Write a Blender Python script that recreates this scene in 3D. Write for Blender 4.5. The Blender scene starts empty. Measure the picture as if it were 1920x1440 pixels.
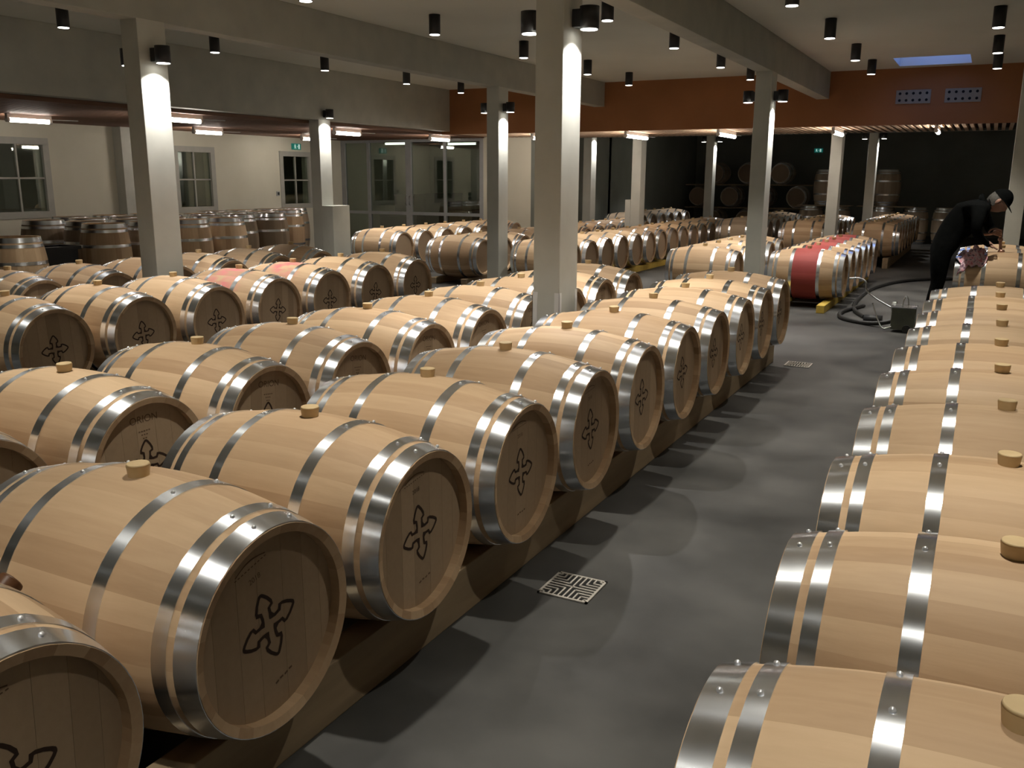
import bpy, bmesh, math, random
from mathutils import Vector, Matrix
random.seed(7)
S = bpy.context.scene
COL = S.collection
PI = math.pi

# ------------------------------------------------------------------ camera, world, exposure
F_PX, PITCH, YAW, ROLL = 1675.1, math.radians(12.968), math.radians(27.687), math.radians(0.27)
fw = Vector((-math.sin(YAW)*math.cos(PITCH), math.cos(YAW)*math.cos(PITCH), -math.sin(PITCH)))
rt = Vector((math.cos(YAW), math.sin(YAW), 0)); up = rt.cross(fw)
r2 = math.cos(ROLL)*rt + math.sin(ROLL)*up; u2 = -math.sin(ROLL)*rt + math.cos(ROLL)*up
cam_d = bpy.data.cameras.new('camera'); cam = bpy.data.objects.new('camera', cam_d); COL.objects.link(cam)
cam_d.sensor_width = 36; cam_d.lens = F_PX/1920*36; cam_d.clip_start = 0.02; cam_d.clip_end = 200
cam.matrix_world = Matrix(((r2.x, u2.x, -fw.x, 0), (r2.y, u2.y, -fw.y, 0), (r2.z, u2.z, -fw.z, 1.65), (0, 0, 0, 1)))
S.camera = cam
w = bpy.data.worlds.new('dusk_sky'); S.world = w; w.use_nodes = True
w.node_tree.nodes['Background'].inputs[0].default_value = (0.16, 0.26, 0.75, 1)
w.node_tree.nodes['Background'].inputs[1].default_value = 5.0
S.view_settings.view_transform = 'Standard'
try: S.view_settings.look = 'None'
except Exception: pass
S.view_settings.exposure = 0.0; S.view_settings.gamma = 1; S.view_settings.use_curve_mapping = False

DOWN_W, COLUMN_W, TUBE_E = 222.0, 115.0, 55.0          # lamp strengths
LAMP_COL = (1.0, 0.945, 0.835)

# ------------------------------------------------------------------ helpers
def tag(o, label=None, cat=None, group=None, kind=None):
    if label: o['label'] = label
    if cat: o['category'] = cat
    if group: o['group'] = group
    if kind: o['kind'] = kind
    return o
def link(o, parent=None):
    COL.objects.link(o)
    if parent is not None: o.parent = parent
    return o
def empty(name, loc=(0, 0, 0), rz=0, parent=None):
    o = bpy.data.objects.new(name, None); o.empty_display_size = 0.1
    o.location = loc; o.rotation_euler = (0, 0, rz); return link(o, parent)
def obj(name, me, mat=None, parent=None, loc=(0, 0, 0), rot=(0, 0, 0)):
    if isinstance(me, bmesh.types.BMesh):
        m = bpy.data.meshes.new(name); me.to_mesh(m); me.free(); me = m
    if mat is not None and len(me.materials) == 0: me.materials.append(mat)
    o = bpy.data.objects.new(name, me); o.location = loc; o.rotation_euler = rot
    return link(o, parent)
def mesh(name, v, f, mat=None, smooth=False):
    m = bpy.data.meshes.new(name); m.from_pydata(v, [], f); m.update()
    if mat: m.materials.append(mat)
    if smooth: m.polygons.foreach_set('use_smooth', [True]*len(m.polygons))
    return m
def box(bm, x0, x1, y0, y1, z0, z1, mi=0):
    vs = [bm.verts.new(p) for p in ((x0,y0,z0),(x1,y0,z0),(x1,y1,z0),(x0,y1,z0),(x0,y0,z1),(x1,y0,z1),(x1,y1,z1),(x0,y1,z1))]
    for q in ((0,3,2,1),(4,5,6,7),(0,1,5,4),(1,2,6,5),(2,3,7,6),(3,0,4,7)):
        bm.faces.new([vs[i] for i in q]).material_index = mi
    return vs
def boxm(x0, x1, y0, y1, z0, z1, bev=0):
    bm = bmesh.new(); box(bm, x0, x1, y0, y1, z0, z1)
    if bev: bmesh.ops.bevel(bm, geom=bm.edges[:], offset=bev, segments=2, affect='EDGES', profile=0.6)
    return bm
def cyl(bm, c, r, h, n=24, axis='Z', r1=None, mi=0, cap=True):
    """cylinder from c along axis with height h"""
    r1 = r if r1 is None else r1
    a, b = [], []
    for i in range(n):
        t = 2*PI*i/n; cs, sn = math.cos(t), math.sin(t)
        def P(rr, d):
            if axis == 'Z': return (c[0]+rr*cs, c[1]+rr*sn, c[2]+d)
            if axis == 'X': return (c[0]+d, c[1]+rr*cs, c[2]+rr*sn)
            return (c[0]+rr*sn, c[1]+d, c[2]+rr*cs)
        a.append(bm.verts.new(P(r, 0))); b.append(bm.verts.new(P(r1, h)))
    for i in range(n):
        f = bm.faces.new((a[i], a[(i+1) % n], b[(i+1) % n], b[i])); f.smooth = True; f.material_index = mi
    if cap:
        bm.faces.new(a[::-1]).material_index = mi; bm.faces.new(b).material_index = mi
def tube(bm, pts, r, n=10, closed=False):
    pts = [Vector(p) for p in pts]; rings = []
    for i, p in enumerate(pts):
        d = (pts[min(i+1, len(pts)-1)] - pts[max(i-1, 0)]).normalized()
        a = d.cross(Vector((0, 0, 1)))
        if a.length < 1e-3: a = d.cross(Vector((0, 1, 0)))
        a.normalize(); b = d.cross(a)
        rr = r[i] if isinstance(r, (list, tuple)) else r
        rings.append([bm.verts.new(p + a*rr*math.cos(2*PI*k/n) + b*rr*math.sin(2*PI*k/n)) for k in range(n)])
    for i in range(len(rings)-1):
        for k in range(n):
            f = bm.faces.new((rings[i][k], rings[i][(k+1) % n], rings[i+1][(k+1) % n], rings[i+1][k])); f.smooth = True
    bm.faces.new(rings[0]); bm.faces.new(rings[-1][::-1])
def spline(P, n=8):
    P = [Vector(p) for p in P]; out = []
    for i in range(len(P)-1):
        p0, p1, p2, p3 = P[max(i-1, 0)], P[i], P[i+1], P[min(i+2, len(P)-1)]
        for k in range(n):
            t = k/n
            out.append(0.5*((2*p1)+(p2-p0)*t+(2*p0-5*p1+4*p2-p3)*t*t+(3*p1-p0-3*p2+p3)*t**3))
    out.append(P[-1]); return out

# ------------------------------------------------------------------ materials
def mat(name, col, rough=0.6, metal=0.0, spec=0.5, emit=None, es=0):
    m = bpy.data.materials.new(name); m.use_nodes = True; b = m.node_tree.nodes['Principled BSDF']
    b.inputs['Base Color'].default_value = (*col, 1); b.inputs['Roughness'].default_value = rough
    b.inputs['Metallic'].default_value = metal; b.inputs['Specular IOR Level'].default_value = spec
    if emit: b.inputs['Emission Color'].default_value = (*emit, 1); b.inputs['Emission Strength'].default_value = es
    return m
def N(m, t, **kw):
    n = m.node_tree.nodes.new(t)
    for k, v in kw.items(): setattr(n, k, v)
    return n
def L(m, a, b): m.node_tree.links.new(a, b)
def ramp(m, stops):
    n = N(m, 'ShaderNodeValToRGB'); e = n.color_ramp.elements
    while len(e) < len(stops): e.new(0.5)
    for i, (p, c) in enumerate(stops): e[i].position = p; e[i].color = (*c, 1)
    return n
def noisy(name, stops, scale=4, rough=(0.5, 0.7), detail=6, stretch=(1, 1, 1), bump=0.0, metal=0, per_obj=False, spec=0.5):
    m = mat(name, stops[0][1], rough[0], metal, spec); b = m.node_tree.nodes['Principled BSDF']
    tc = N(m, 'ShaderNodeTexCoord'); mp = N(m, 'ShaderNodeMapping'); mp.inputs['Scale'].default_value = stretch
    src = tc.outputs['Object']
    if per_obj:
        oi = N(m, 'ShaderNodeObjectInfo'); mu = N(m, 'ShaderNodeVectorMath', operation='MULTIPLY_ADD')
        mu.inputs[1].default_value = (31, 17, 23); L(m, oi.outputs['Random'], mu.inputs[0]); L(m, src, mu.inputs[2]); src = mu.outputs[0]
    L(m, src, mp.inputs[0])
    nz = N(m, 'ShaderNodeTexNoise'); nz.inputs['Scale'].default_value = scale; nz.inputs['Detail'].default_value = detail
    L(m, mp.outputs[0], nz.inputs['Vector'])
    r = ramp(m, stops); L(m, nz.outputs[0], r.inputs[0]); L(m, r.outputs[0], b.inputs['Base Color'])
    mr = N(m, 'ShaderNodeMapRange'); mr.inputs['To Min'].default_value = rough[0]; mr.inputs['To Max'].default_value = rough[1]
    L(m, nz.outputs[0], mr.inputs[0]); L(m, mr.outputs[0], b.inputs['Roughness'])
    if bump:
        bp = N(m, 'ShaderNodeBump'); bp.inputs['Strength'].default_value = bump; bp.inputs['Distance'].default_value = 0.01
        L(m, nz.outputs[0], bp.inputs['Height']); L(m, bp.outputs[0], b.inputs['Normal'])
    return m
def oak(name, dark, light, mode='object', staves=26, stain=None):
    """oak: tone differs from stave to stave, fine grain runs along X"""
    m = mat(name, light, 0.62, 0, 0.25); b = m.node_tree.nodes['Principled BSDF']
    tc = N(m, 'ShaderNodeTexCoord'); oi = N(m, 'ShaderNodeObjectInfo')
    mu = N(m, 'ShaderNodeVectorMath', operation='MULTIPLY_ADD'); mu.inputs[1].default_value = (31, 17, 23)
    L(m, oi.outputs['Random'], mu.inputs[0]); L(m, tc.outputs['Object'], mu.inputs[2])
    mp = N(m, 'ShaderNodeMapping'); mp.inputs['Scale'].default_value = (1.2, 16, 16); L(m, mu.outputs[0], mp.inputs[0])
    nz = N(m, 'ShaderNodeTexNoise'); nz.inputs['Scale'].default_value = 3.2; nz.inputs['Detail'].default_value = 7
    L(m, mp.outputs[0], nz.inputs['Vector'])
    if mode == 'object': tone = oi.outputs['Random']
    else:
        sx = N(m, 'ShaderNodeSeparateXYZ'); L(m, tc.outputs['Object'], sx.inputs[0])
        at = N(m, 'ShaderNodeMath', operation='ARCTAN2'); L(m, sx.outputs[1], at.inputs[0]); L(m, sx.outputs[2], at.inputs[1])
        ms = N(m, 'ShaderNodeMath', operation='MULTIPLY'); ms.inputs[1].default_value = staves/(2*PI); L(m, at.outputs[0], ms.inputs[0])
        fl = N(m, 'ShaderNodeMath', operation='FLOOR'); L(m, ms.outputs[0], fl.inputs[0])
        ad = N(m, 'ShaderNodeMath', operation='MULTIPLY_ADD'); ad.inputs[1].default_value = 57; L(m, oi.outputs['Random'], ad.inputs[0]); L(m, fl.outputs[0], ad.inputs[2])
        wn = N(m, 'ShaderNodeTexWhiteNoise', noise_dimensions='1D'); L(m, ad.outputs[0], wn.inputs['W']); tone = wn.outputs['Value']
    mx = N(m, 'ShaderNodeMath', operation='MULTIPLY_ADD'); mx.inputs[1].default_value = 0.62; L(m, tone, mx.inputs[0])
    m2 = N(m, 'ShaderNodeMath', operation='MULTIPLY'); m2.inputs[1].default_value = 0.38; L(m, nz.outputs[0], m2.inputs[0]); L(m, m2.outputs[0], mx.inputs[2])
    r = ramp(m, [(0.1, dark), (0.9, light)]); L(m, mx.outputs[0], r.inputs[0])
    outc = r.outputs[0]
    if stain:
        n2 = N(m, 'ShaderNodeTexNoise'); n2.inputs['Scale'].default_value = 5; n2.inputs['Detail'].default_value = 3
        L(m, mu.outputs[0], n2.inputs['Vector'])
        r2_ = ramp(m, [(0.42, (0, 0, 0)), (0.62, (1, 1, 1))]); L(m, n2.outputs[0], r2_.inputs[0])
        sx = N(m, 'ShaderNodeSeparateXYZ'); L(m, tc.outputs['Object'], sx.inputs[0])
        gx = N(m, 'ShaderNodeMapRange'); gx.inputs['From Min'].default_value = 0.26; gx.inputs['From Max'].default_value = 0.05
        ab = N(m, 'ShaderNodeMath', operation='ABSOLUTE'); L(m, sx.outputs[0], ab.inputs[0]); L(m, ab.outputs[0], gx.inputs[0])
        k = N(m, 'ShaderNodeMath', operation='MULTIPLY'); L(m, r2_.outputs[0], k.inputs[0]); L(m, gx.outputs[0], k.inputs[1])
        mixn = N(m, 'ShaderNodeMix', data_type='RGBA'); L(m, k.outputs[0], mixn.inputs['Factor']); L(m, outc, mixn.inputs['A'])
        mixn.inputs['B'].default_value = (*stain, 1); outc = mixn.outputs['Result']
    L(m, outc, b.inputs['Base Color'])
    bp = N(m, 'ShaderNodeBump'); bp.inputs['Strength'].default_value = 0.12; bp.inputs['Distance'].default_value = 0.004
    L(m, nz.outputs[0], bp.inputs['Height']); L(m, bp.outputs[0], b.inputs['Normal'])
    return m
OAK_D, OAK_L = (0.385, 0.25, 0.142), (0.625, 0.45, 0.282)
M = {}
M['oak'] = oak('oak_stave', OAK_D, OAK_L)
M['oak_stain'] = oak('oak_wine_stained', OAK_D, OAK_L, stain=(0.60, 0.20, 0.20))
M['oak_far'] = oak('oak_staves', OAK_D, OAK_L, mode='angle')
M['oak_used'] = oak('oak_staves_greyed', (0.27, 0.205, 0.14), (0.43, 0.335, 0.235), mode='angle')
M['wine_red'] = oak('wine_red_staves', (0.30, 0.055, 0.05), (0.42, 0.085, 0.075), mode='angle')
M['head'] = oak('oak_head', (0.34, 0.245, 0.155), (0.47, 0.35, 0.23))
M['head_used_dimmed'] = oak('oak_head_greyed_dimmed', (0.20, 0.14, 0.09), (0.28, 0.20, 0.13))  # greyed oak, darkened further to imitate dim light on the stacked barrels
M['steel'] = noisy('galvanised_hoop', [(0.3, (0.80, 0.84, 0.89)), (0.7, (0.88, 0.92, 0.97))], 5, (0.25, 0.27), 2, (3, 1, 1), metal=1, per_obj=True)
M['steel_far'] = mat('galvanised_hoop_plain', (0.80, 0.83, 0.87), 0.27, 1)
_b = M['steel'].node_tree.nodes['Principled BSDF']; _b.inputs['Anisotropic'].default_value = 0.8; _b.inputs['Anisotropic Rotation'].default_value = 0.25
_t = N(M['steel'], 'ShaderNodeTangent', direction_type='RADIAL', axis='X'); L(M['steel'], _t.outputs[0], _b.inputs['Tangent'])
M['rivet'] = mat('rivet_steel', (0.85, 0.86, 0.88), 0.3, 0.7)
M['bung'] = noisy('silicone_bung', [(0.3, (0.52, 0.38, 0.20)), (0.7, (0.66, 0.50, 0.28))], 12, (0.5, 0.6), per_obj=True)
M['bung_dark'] = mat('brown_bung', (0.10, 0.045, 0.02), 0.35)
M['print'] = mat('faded_brand_print', (0.14, 0.085, 0.046), 0.8)
M['brand'] = mat('burnt_brand', (0.035, 0.016, 0.008), 0.8)
M['timber'] = noisy('rail_timber', [(0.3, (0.25, 0.185, 0.11)), (0.7, (0.37, 0.275, 0.165))], 2.5, (0.6, 0.75), 8, (6, 0.5, 6), 0.15, per_obj=True)
M['yellow'] = noisy('yellow_painted_timber', [(0.3, (0.50, 0.34, 0.05)), (0.7, (0.62, 0.45, 0.09))], 6, (0.5, 0.7), 6, per_obj=True)
M['floor'] = noisy('polished_concrete', [(0.32, (0.030, 0.0295, 0.028)), (0.50, (0.058, 0.057, 0.054)), (0.68, (0.088, 0.086, 0.081))], 1.7, (0.42, 0.62), 10, bump=0.02, spec=0.4)
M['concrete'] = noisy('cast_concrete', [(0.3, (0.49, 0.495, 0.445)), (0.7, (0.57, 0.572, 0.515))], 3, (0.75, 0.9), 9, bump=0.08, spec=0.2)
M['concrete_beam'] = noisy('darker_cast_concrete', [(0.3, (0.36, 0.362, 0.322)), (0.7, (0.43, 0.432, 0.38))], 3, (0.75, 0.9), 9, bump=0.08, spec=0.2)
M['ceiling'] = noisy('ceiling_plaster', [(0.3, (0.57, 0.575, 0.515)), (0.7, (0.63, 0.635, 0.57))], 0.8, (0.85, 0.95), 8, spec=0.1)
M['cream'] = noisy('cream_render', [(0.3, (0.68, 0.65, 0.53)), (0.7, (0.74, 0.71, 0.59))], 1.5, (0.85, 0.95), 8, bump=0.03, spec=0.1)
M['terra'] = noisy('terracotta_render', [(0.3, (0.27, 0.118, 0.052)), (0.7, (0.33, 0.148, 0.066))], 1.2, (0.8, 0.9), 8, spec=0.15)
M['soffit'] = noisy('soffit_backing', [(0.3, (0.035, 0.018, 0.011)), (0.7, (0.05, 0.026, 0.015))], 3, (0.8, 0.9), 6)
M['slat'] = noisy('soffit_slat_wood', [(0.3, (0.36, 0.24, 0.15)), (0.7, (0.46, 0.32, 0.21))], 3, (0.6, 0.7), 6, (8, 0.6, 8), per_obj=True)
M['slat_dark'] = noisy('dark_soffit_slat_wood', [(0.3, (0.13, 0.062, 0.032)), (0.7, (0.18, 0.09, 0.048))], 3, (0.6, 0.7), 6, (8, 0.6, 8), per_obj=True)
M['darkwall'] = noisy('dark_grey_wall', [(0.3, (0.17, 0.18, 0.155)), (0.7, (0.215, 0.225, 0.195))], 1.2, (0.8, 0.9), 6)
M['backroom'] = noisy('grey_green_plaster', [(0.3, (0.40, 0.42, 0.34)), (0.7, (0.46, 0.48, 0.40))], 1.2, (0.8, 0.9), 6)
M['frame'] = noisy('window_frame_paint', [(0.3, (0.42, 0.42, 0.37)), (0.7, (0.47, 0.46, 0.41))], 6, (0.45, 0.6), 4)
M['frame_grey'] = noisy('grey_aluminium_paint', [(0.3, (0.36, 0.37, 0.37)), (0.7, (0.41, 0.42, 0.42))], 6, (0.4, 0.5), 4)
M['black'] = noisy('black_lamp_paint', [(0.3, (0.012, 0.012, 0.013)), (0.7, (0.018, 0.018, 0.02))], 20, (0.4, 0.55), 3)
M['plastic'] = noisy('black_plastic', [(0.3, (0.006, 0.006, 0.007)), (0.7, (0.011, 0.011, 0.012))], 8, (0.5, 0.6), 3)
M['rubber'] = noisy('black_rubber_hose', [(0.3, (0.012, 0.012, 0.012)), (0.7, (0.022, 0.022, 0.021))], 20, (0.4, 0.55), 3)
M['lens'] = mat('lamp_lens', (1, 1, 1), 0.4, emit=(1.0, 0.96, 0.88), es=9)
M['tube'] = mat('fluorescent_tube', (1, 1, 1), 0.4, emit=(1.0, 0.90, 0.80), es=TUBE_E)
M['tube_dim'] = mat('dim_fluorescent_tube', (1, 1, 1), 0.4, emit=(0.95, 1.0, 0.9), es=3.0)
M['white'] = mat('white_enamel', (0.7, 0.7, 0.68), 0.4)
M['inox'] = noisy('stainless_steel', [(0.3, (0.55, 0.56, 0.56)), (0.7, (0.66, 0.67, 0.67))], 9, (0.2, 0.32), 3, metal=1)
M['box_green'] = noisy('grey_green_painted_steel', [(0.3, (0.10, 0.11, 0.085)), (0.7, (0.13, 0.14, 0.105))], 8, (0.4, 0.55), 3)
M['hole_shade'] = mat('hole_shade', (0.004, 0.004, 0.004), 0.9)  # near black colour stands in for the shade inside holes
M['vent'] = noisy('vent_plate_grey', [(0.3, (0.22, 0.20, 0.165)), (0.7, (0.26, 0.24, 0.20))], 8, (0.5, 0.6), 3)
M['grate'] = noisy('grate_steel', [(0.3, (0.50, 0.47, 0.42)), (0.7, (0.62, 0.58, 0.52))], 20, (0.4, 0.55), 3, metal=0.5)
M['sign_green'] = mat('exit_sign_green', (0.02, 0.20, 0.12), 0.4, emit=(0.02, 0.45, 0.40), es=0.16)
M['sign_white'] = mat('exit_sign_white', (0.7, 0.75, 0.7), 0.4, emit=(0.65, 1.0, 0.9), es=0.45)
M['card'] = noisy('brown_cardboard', [(0.3, (0.22, 0.15, 0.09)), (0.7, (0.27, 0.19, 0.11))], 5, (0.8, 0.9), 4)
M['cloth'] = noisy('black_clothing', [(0.3, (0.003, 0.0034, 0.0034)), (0.7, (0.0055, 0.006, 0.006))], 18, (0.9, 0.98), 5, bump=0.2, spec=0.05)
M['skin'] = noisy('skin', [(0.3, (0.42, 0.24, 0.18)), (0.7, (0.50, 0.29, 0.22))], 16, (0.5, 0.6), 4)
M['hair'] = noisy('grey_hair', [(0.3, (0.05, 0.046, 0.04)), (0.7, (0.10, 0.092, 0.082))], 40, (0.6, 0.8), 5, bump=0.4)
M['pink'] = noisy('pink_checked_cloth', [(0.35, (0.62, 0.20, 0.25)), (0.5, (0.80, 0.60, 0.64)), (0.65, (0.20, 0.10, 0.16))], 28, (0.8, 0.9), 3)
M['copper'] = noisy('racking_lance_metal', [(0.3, (0.42, 0.24, 0.18)), (0.7, (0.55, 0.34, 0.27))], 12, (0.3, 0.45), 3, metal=0.8)
def glass(name, tint, refl):
    m = bpy.data.materials.new(name); m.use_nodes = True; nt = m.node_tree; nt.nodes.clear()
    out = N(m, 'ShaderNodeOutputMaterial'); tr = N(m, 'ShaderNodeBsdfTransparent'); tr.inputs[0].default_value = (*tint, 1)
    gl = N(m, 'ShaderNodeBsdfGlossy'); gl.inputs['Roughness'].default_value = 0.02; gl.inputs[0].default_value = (0.9, 0.93, 0.9, 1)
    fr = N(m, 'ShaderNodeLayerWeight'); pw = N(m, 'ShaderNodeMath', operation='POWER'); pw.inputs[1].default_value = 4.0; L(m, fr.outputs['Facing'], pw.inputs[0])
    ma = N(m, 'ShaderNodeMath', operation='MULTIPLY_ADD'); ma.inputs[1].default_value = 0.8; ma.inputs[2].default_value = refl; L(m, pw.outputs[0], ma.inputs[0])
    mx = N(m, 'ShaderNodeMixShader'); L(m, ma.outputs[0], mx.inputs[0]); L(m, tr.outputs[0], mx.inputs[1]); L(m, gl.outputs[0], mx.inputs[2])
    L(m, mx.outputs[0], out.inputs[0]); return m
M['glass'] = glass('window_glass', (0.78, 0.83, 0.78), 0.15)

# ------------------------------------------------------------------ room shell
ZC, ZL, XB, XW, YT, YS, YF, XR, YB = 3.38, 2.52, -9.9, -14.2, 16.1, 18.6, 30.0, 3.2, -4.0
def struct(name, bm, m, label=None, parent=None):
    o = obj(name, bm, m, parent)
    if parent is None: o['kind'] = 'structure'
    if label: o['label'] = label
    return o
struct('floor', boxm(-18, XR, YB, YF, -0.15, 0), M['floor'], 'dark grey polished concrete floor of the cellar')
SK = (-1.5, -0.48, 14.74, 15.82)
bm = bmesh.new()
for a in ((XB-0.2, SK[0], YB, YT), (SK[1], XR, YB, YT), (SK[0], SK[1], YB, SK[2]), (SK[0], SK[1], SK[3], YT)): box(bm, *a, ZC, ZC+0.15)
struct('ceiling', bm, M['ceiling'], 'grey plastered ceiling of the main hall')
struct('ceiling_far', boxm(-9.0, XR, YS, YF, 3.4, 3.55), M['ceiling'], 'dark ceiling of the hall behind')
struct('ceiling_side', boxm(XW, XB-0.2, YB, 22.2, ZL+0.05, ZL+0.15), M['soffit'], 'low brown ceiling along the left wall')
far_soffit = struct('ceiling_soffit', boxm(XB-0.2, XR, YT+0.04, YS, ZL+0.05, ZL+0.15), M['soffit'], 'low slatted ceiling strip behind the terracotta upstand')
bm = boxm(-0.0275, 0.0275, YT+0.05, YS, ZL, ZL+0.05); sl_me = bpy.data.meshes.new('slat'); bm.to_mesh(sl_me); bm.free(); sl_me.materials.append(M['slat'])
x = -9.8
while x < 1.6:
    obj('slat', sl_me, None, far_soffit, (x, 0, 0)); x += 0.1145
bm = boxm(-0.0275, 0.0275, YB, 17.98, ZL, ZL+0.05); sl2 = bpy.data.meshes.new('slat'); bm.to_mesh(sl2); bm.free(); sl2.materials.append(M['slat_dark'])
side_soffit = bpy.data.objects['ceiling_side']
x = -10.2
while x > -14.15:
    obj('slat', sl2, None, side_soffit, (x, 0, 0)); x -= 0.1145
struct('wall_upstand_far', boxm(XB-0.2, XR, YT, YT+0.04, 2.512, ZC+0.15), M['terra'], 'terracotta painted upstand wall across the far end')
struct('wall_upstand_rear', boxm(XB, XR, YS, YS+0.12, ZL, 3.4), M['darkwall'])
struct('wall_right', boxm(XR, XR+0.2, YB, YF, 0, 3.6), M['cream'])
struct('wall_near', boxm(-18, XR, YB-0.2, YB, 0, 3.6), M['cream'])
struct('wall_far', boxm(-9.0, XR, YF, YF+0.2, 0, 3.6), M['darkwall'], 'dark grey wall at the far end')
struct('wall_inner', boxm(-9.0, -8.85, 18.0, YF, 0, 3.6), M['darkwall'])
struct('wall_partition', boxm(-10.2, -9.0, 18.0, 18.15, 0, ZL+0.06), M['cream'], 'cream wall beside the glazed partition')
struct('wall_backroom', boxm(-14.2, -9.0, 22.0, 22.2, 0, ZL+0.06), M['backroom'])
struct('wall_sky_block', boxm(-16.2, -16.0, YB, 22.2, 0, 3.6), M['backroom'])  # backing room added behind the windows to block the blue sky
struct('wall_sky_block_end', boxm(-18, -8.85, 22.2, 22.35, 0, 3.6), M['darkwall'])  # added end wall, stops sky light leaking in behind the windows
bm = bmesh.new()
for a in ((-18, SK[0]-0.05, YB, YF), (SK[1]+0.05, XR, YB, YF), (SK[0]-0.05, SK[1]+0.05, YB, SK[2]-0.05), (SK[0]-0.05, SK[1]+0.05, SK[3]+0.05, YF)): box(bm, *a, 3.6, 3.7)
struct('roof_sky_block', bm, M['darkwall'])  # unseen slab added to stop sky light leaking past the ceilings
struct('ceiling_sky_block', boxm(-18, XW, YB, 22.2, 2.585, 2.7), M['darkwall'])  # added lid, closes the backing room against sky light
# left wall with three window openings
wins = [(9.10, 10.05, 1.06, 2.17, 9.575), (12.90, 13.77, 1.05, 2.14, 13.335), (15.90, 16.78, 1.05, 2.12, 16.34)]
bm = bmesh.new(); y = YB
for (a, b_, z0, z1, my) in wins:
    box(bm, XW-0.2, XW, y, a, 0, ZL+0.06); box(bm, XW-0.2, XW, a, b_, 0, z0); box(bm, XW-0.2, XW, a, b_, z1, ZL+0.06); y = b_
box(bm, XW-0.2, XW, y, 22.0, 0, ZL+0.06)
struct('wall_left', bm, M['cream'], 'cream rendered wall with three small paned windows')
for i, (a, b_, z0, z1, my) in enumerate(wins):
    e = empty('window_%d' % (i+1), (XW, (a+b_)/2, z0)); tag(e, kind='structure')
    e['label'] = ['paned window at the left edge of the photograph', 'paned window right of the nearest left column', 'paned window under the green exit sign'][i]
    c = Vector((XW, (a+b_)/2, z0))
    bm = bmesh.new(); d = 0.1
    for q in ((a-d, b_+d, z1-0.01, z1+d), (a-d, b_+d, z0-d, z0+0.01), (a-d, a+0.01, z0, z1), (b_-0.01, b_+d, z0, z1)): box(bm, XW-0.06, XW+0.025, q[0], q[1], q[2], q[3])
    bm.transform(Matrix.Translation(-c)); obj('window_frame', bm, M['frame'], e)
    zm = (z0+z1)/2
    for q in ((my-0.014, my+0.014, z0, z1), (a, b_, zm-0.014, zm+0.014)):
        bm = boxm(XW-0.05, XW-0.005, *q); bm.transform(Matrix.Translation(-c)); obj('glazing_bar', bm, M['frame'], e)
    for (y0, y1) in ((a, my-0.014), (my+0.014, b_)):
        for (p0, p1) in ((z0, zm-0.014), (zm+0.014, z1)):
            bm = boxm(XW-0.035, XW-0.028, y0, y1, p0, p1); bm.transform(Matrix.Translation(-c)); obj('pane', bm, M['glass'], e)
# pilaster in the left wall
bm = boxm(XW, XW+0.22, 11.46, 11.80, 0, ZL, 0.008); o = struct('trim_1', bm, M['concrete'], 'grey concrete pilaster against the cream left wall')
# glazed partition
e = empty('window_4', (-12.2, 18.0, 0)); tag(e, 'large grey framed glazed partition with doors at the back', kind='structure')
posts = [(-14.2, -14.08), (-13.43, -13.35), (-12.31, -12.15), (-11.26, -11.20), (-10.30, -10.2)]
def pbox(nm, x0, x1, z0, z1, m, y0=18.0, y1=18.08):
    bm = boxm(x0, x1, y0, y1, z0, z1); bm.transform(Matrix.Translation((12.2, -18.0, 0))); return obj(nm, bm, m, e)
for a in posts: pbox('post', a[0], a[1], 0, ZL+0.03, M['frame_grey'])
for i in range(4):
    x0, x1 = posts[i][1], posts[i+1][0]
    for (z0, z1) in ((2.46, ZL+0.03), (0.79, 0.86), (0.0, 0.1)): pbox('rail', x0, x1, z0, z1, M['frame_grey'], 18.005, 18.075)
    pbox('pane', x0, x1, 0.86, 2.46, M['glass'], 18.035, 18.043); pbox('pane', x0, x1, 0.1, 0.79, M['glass'], 18.035, 18.043)
for xx in (-12.28, -12.18):
    bm = bmesh.new(); tube(bm, [(xx+12.2, -0.02, 1.02), (xx+12.2, -0.06, 1.03), (xx+12.2, -0.06, 1.22), (xx+12.2, -0.02, 1.23)], 0.009, 8)
    obj('door_handle', bm, M['inox'], e)
# beams
def beam(x0, x1, y0, y1, z0, z1, label):
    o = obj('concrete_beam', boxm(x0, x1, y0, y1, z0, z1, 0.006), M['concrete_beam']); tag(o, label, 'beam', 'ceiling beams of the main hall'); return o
beam(-6.74, -6.54, YB, YT, 2.95, ZC, 'concrete beam over the two left columns with wall lamps')
beam(-2.76, -2.56, YB, YT, 2.95, ZC, 'concrete beam over the wide central column')
beam(-10.1, XB, YB, YT, 2.57, ZC, 'deep dark concrete beam above the upright barrels')
# skylight
e = empty('window_5', (-0.99, 15.28, ZC)); tag(e, 'blue dusk skylight in the ceiling', kind='structure')
bm = bmesh.new(); X0, X1, Y0, Y1 = SK
for q in ((X0-0.05, X0+0.006, Y0-0.05, Y1+0.05), (X1-0.006, X1+0.05, Y0-0.05, Y1+0.05), (X0, X1, Y0-0.05, Y0+0.006), (X0, X1, Y1-0.006, Y1+0.05)): box(bm, *q, ZC+0.151, ZC+0.42)
for q in ((X0+0.001, X0+0.006, Y0+0.001, Y1-0.001), (X1-0.006, X1-0.001, Y0+0.001, Y1-0.001), (X0+0.006, X1-0.006, Y0+0.001, Y0+0.006), (X0+0.006, X1-0.006, Y1-0.006, Y1-0.001)): box(bm, *q, ZC, ZC+0.151)
bm.transform(Matrix.Translation((0.99, -15.28, -ZC))); obj('skylight_shaft', bm, M['white'], e)
bm = boxm(X0, X1, Y0, Y1, ZC+0.40, ZC+0.41); bm.transform(Matrix.Translation((0.99, -15.28, -ZC))); obj('pane', bm, M['glass'], e)
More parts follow.
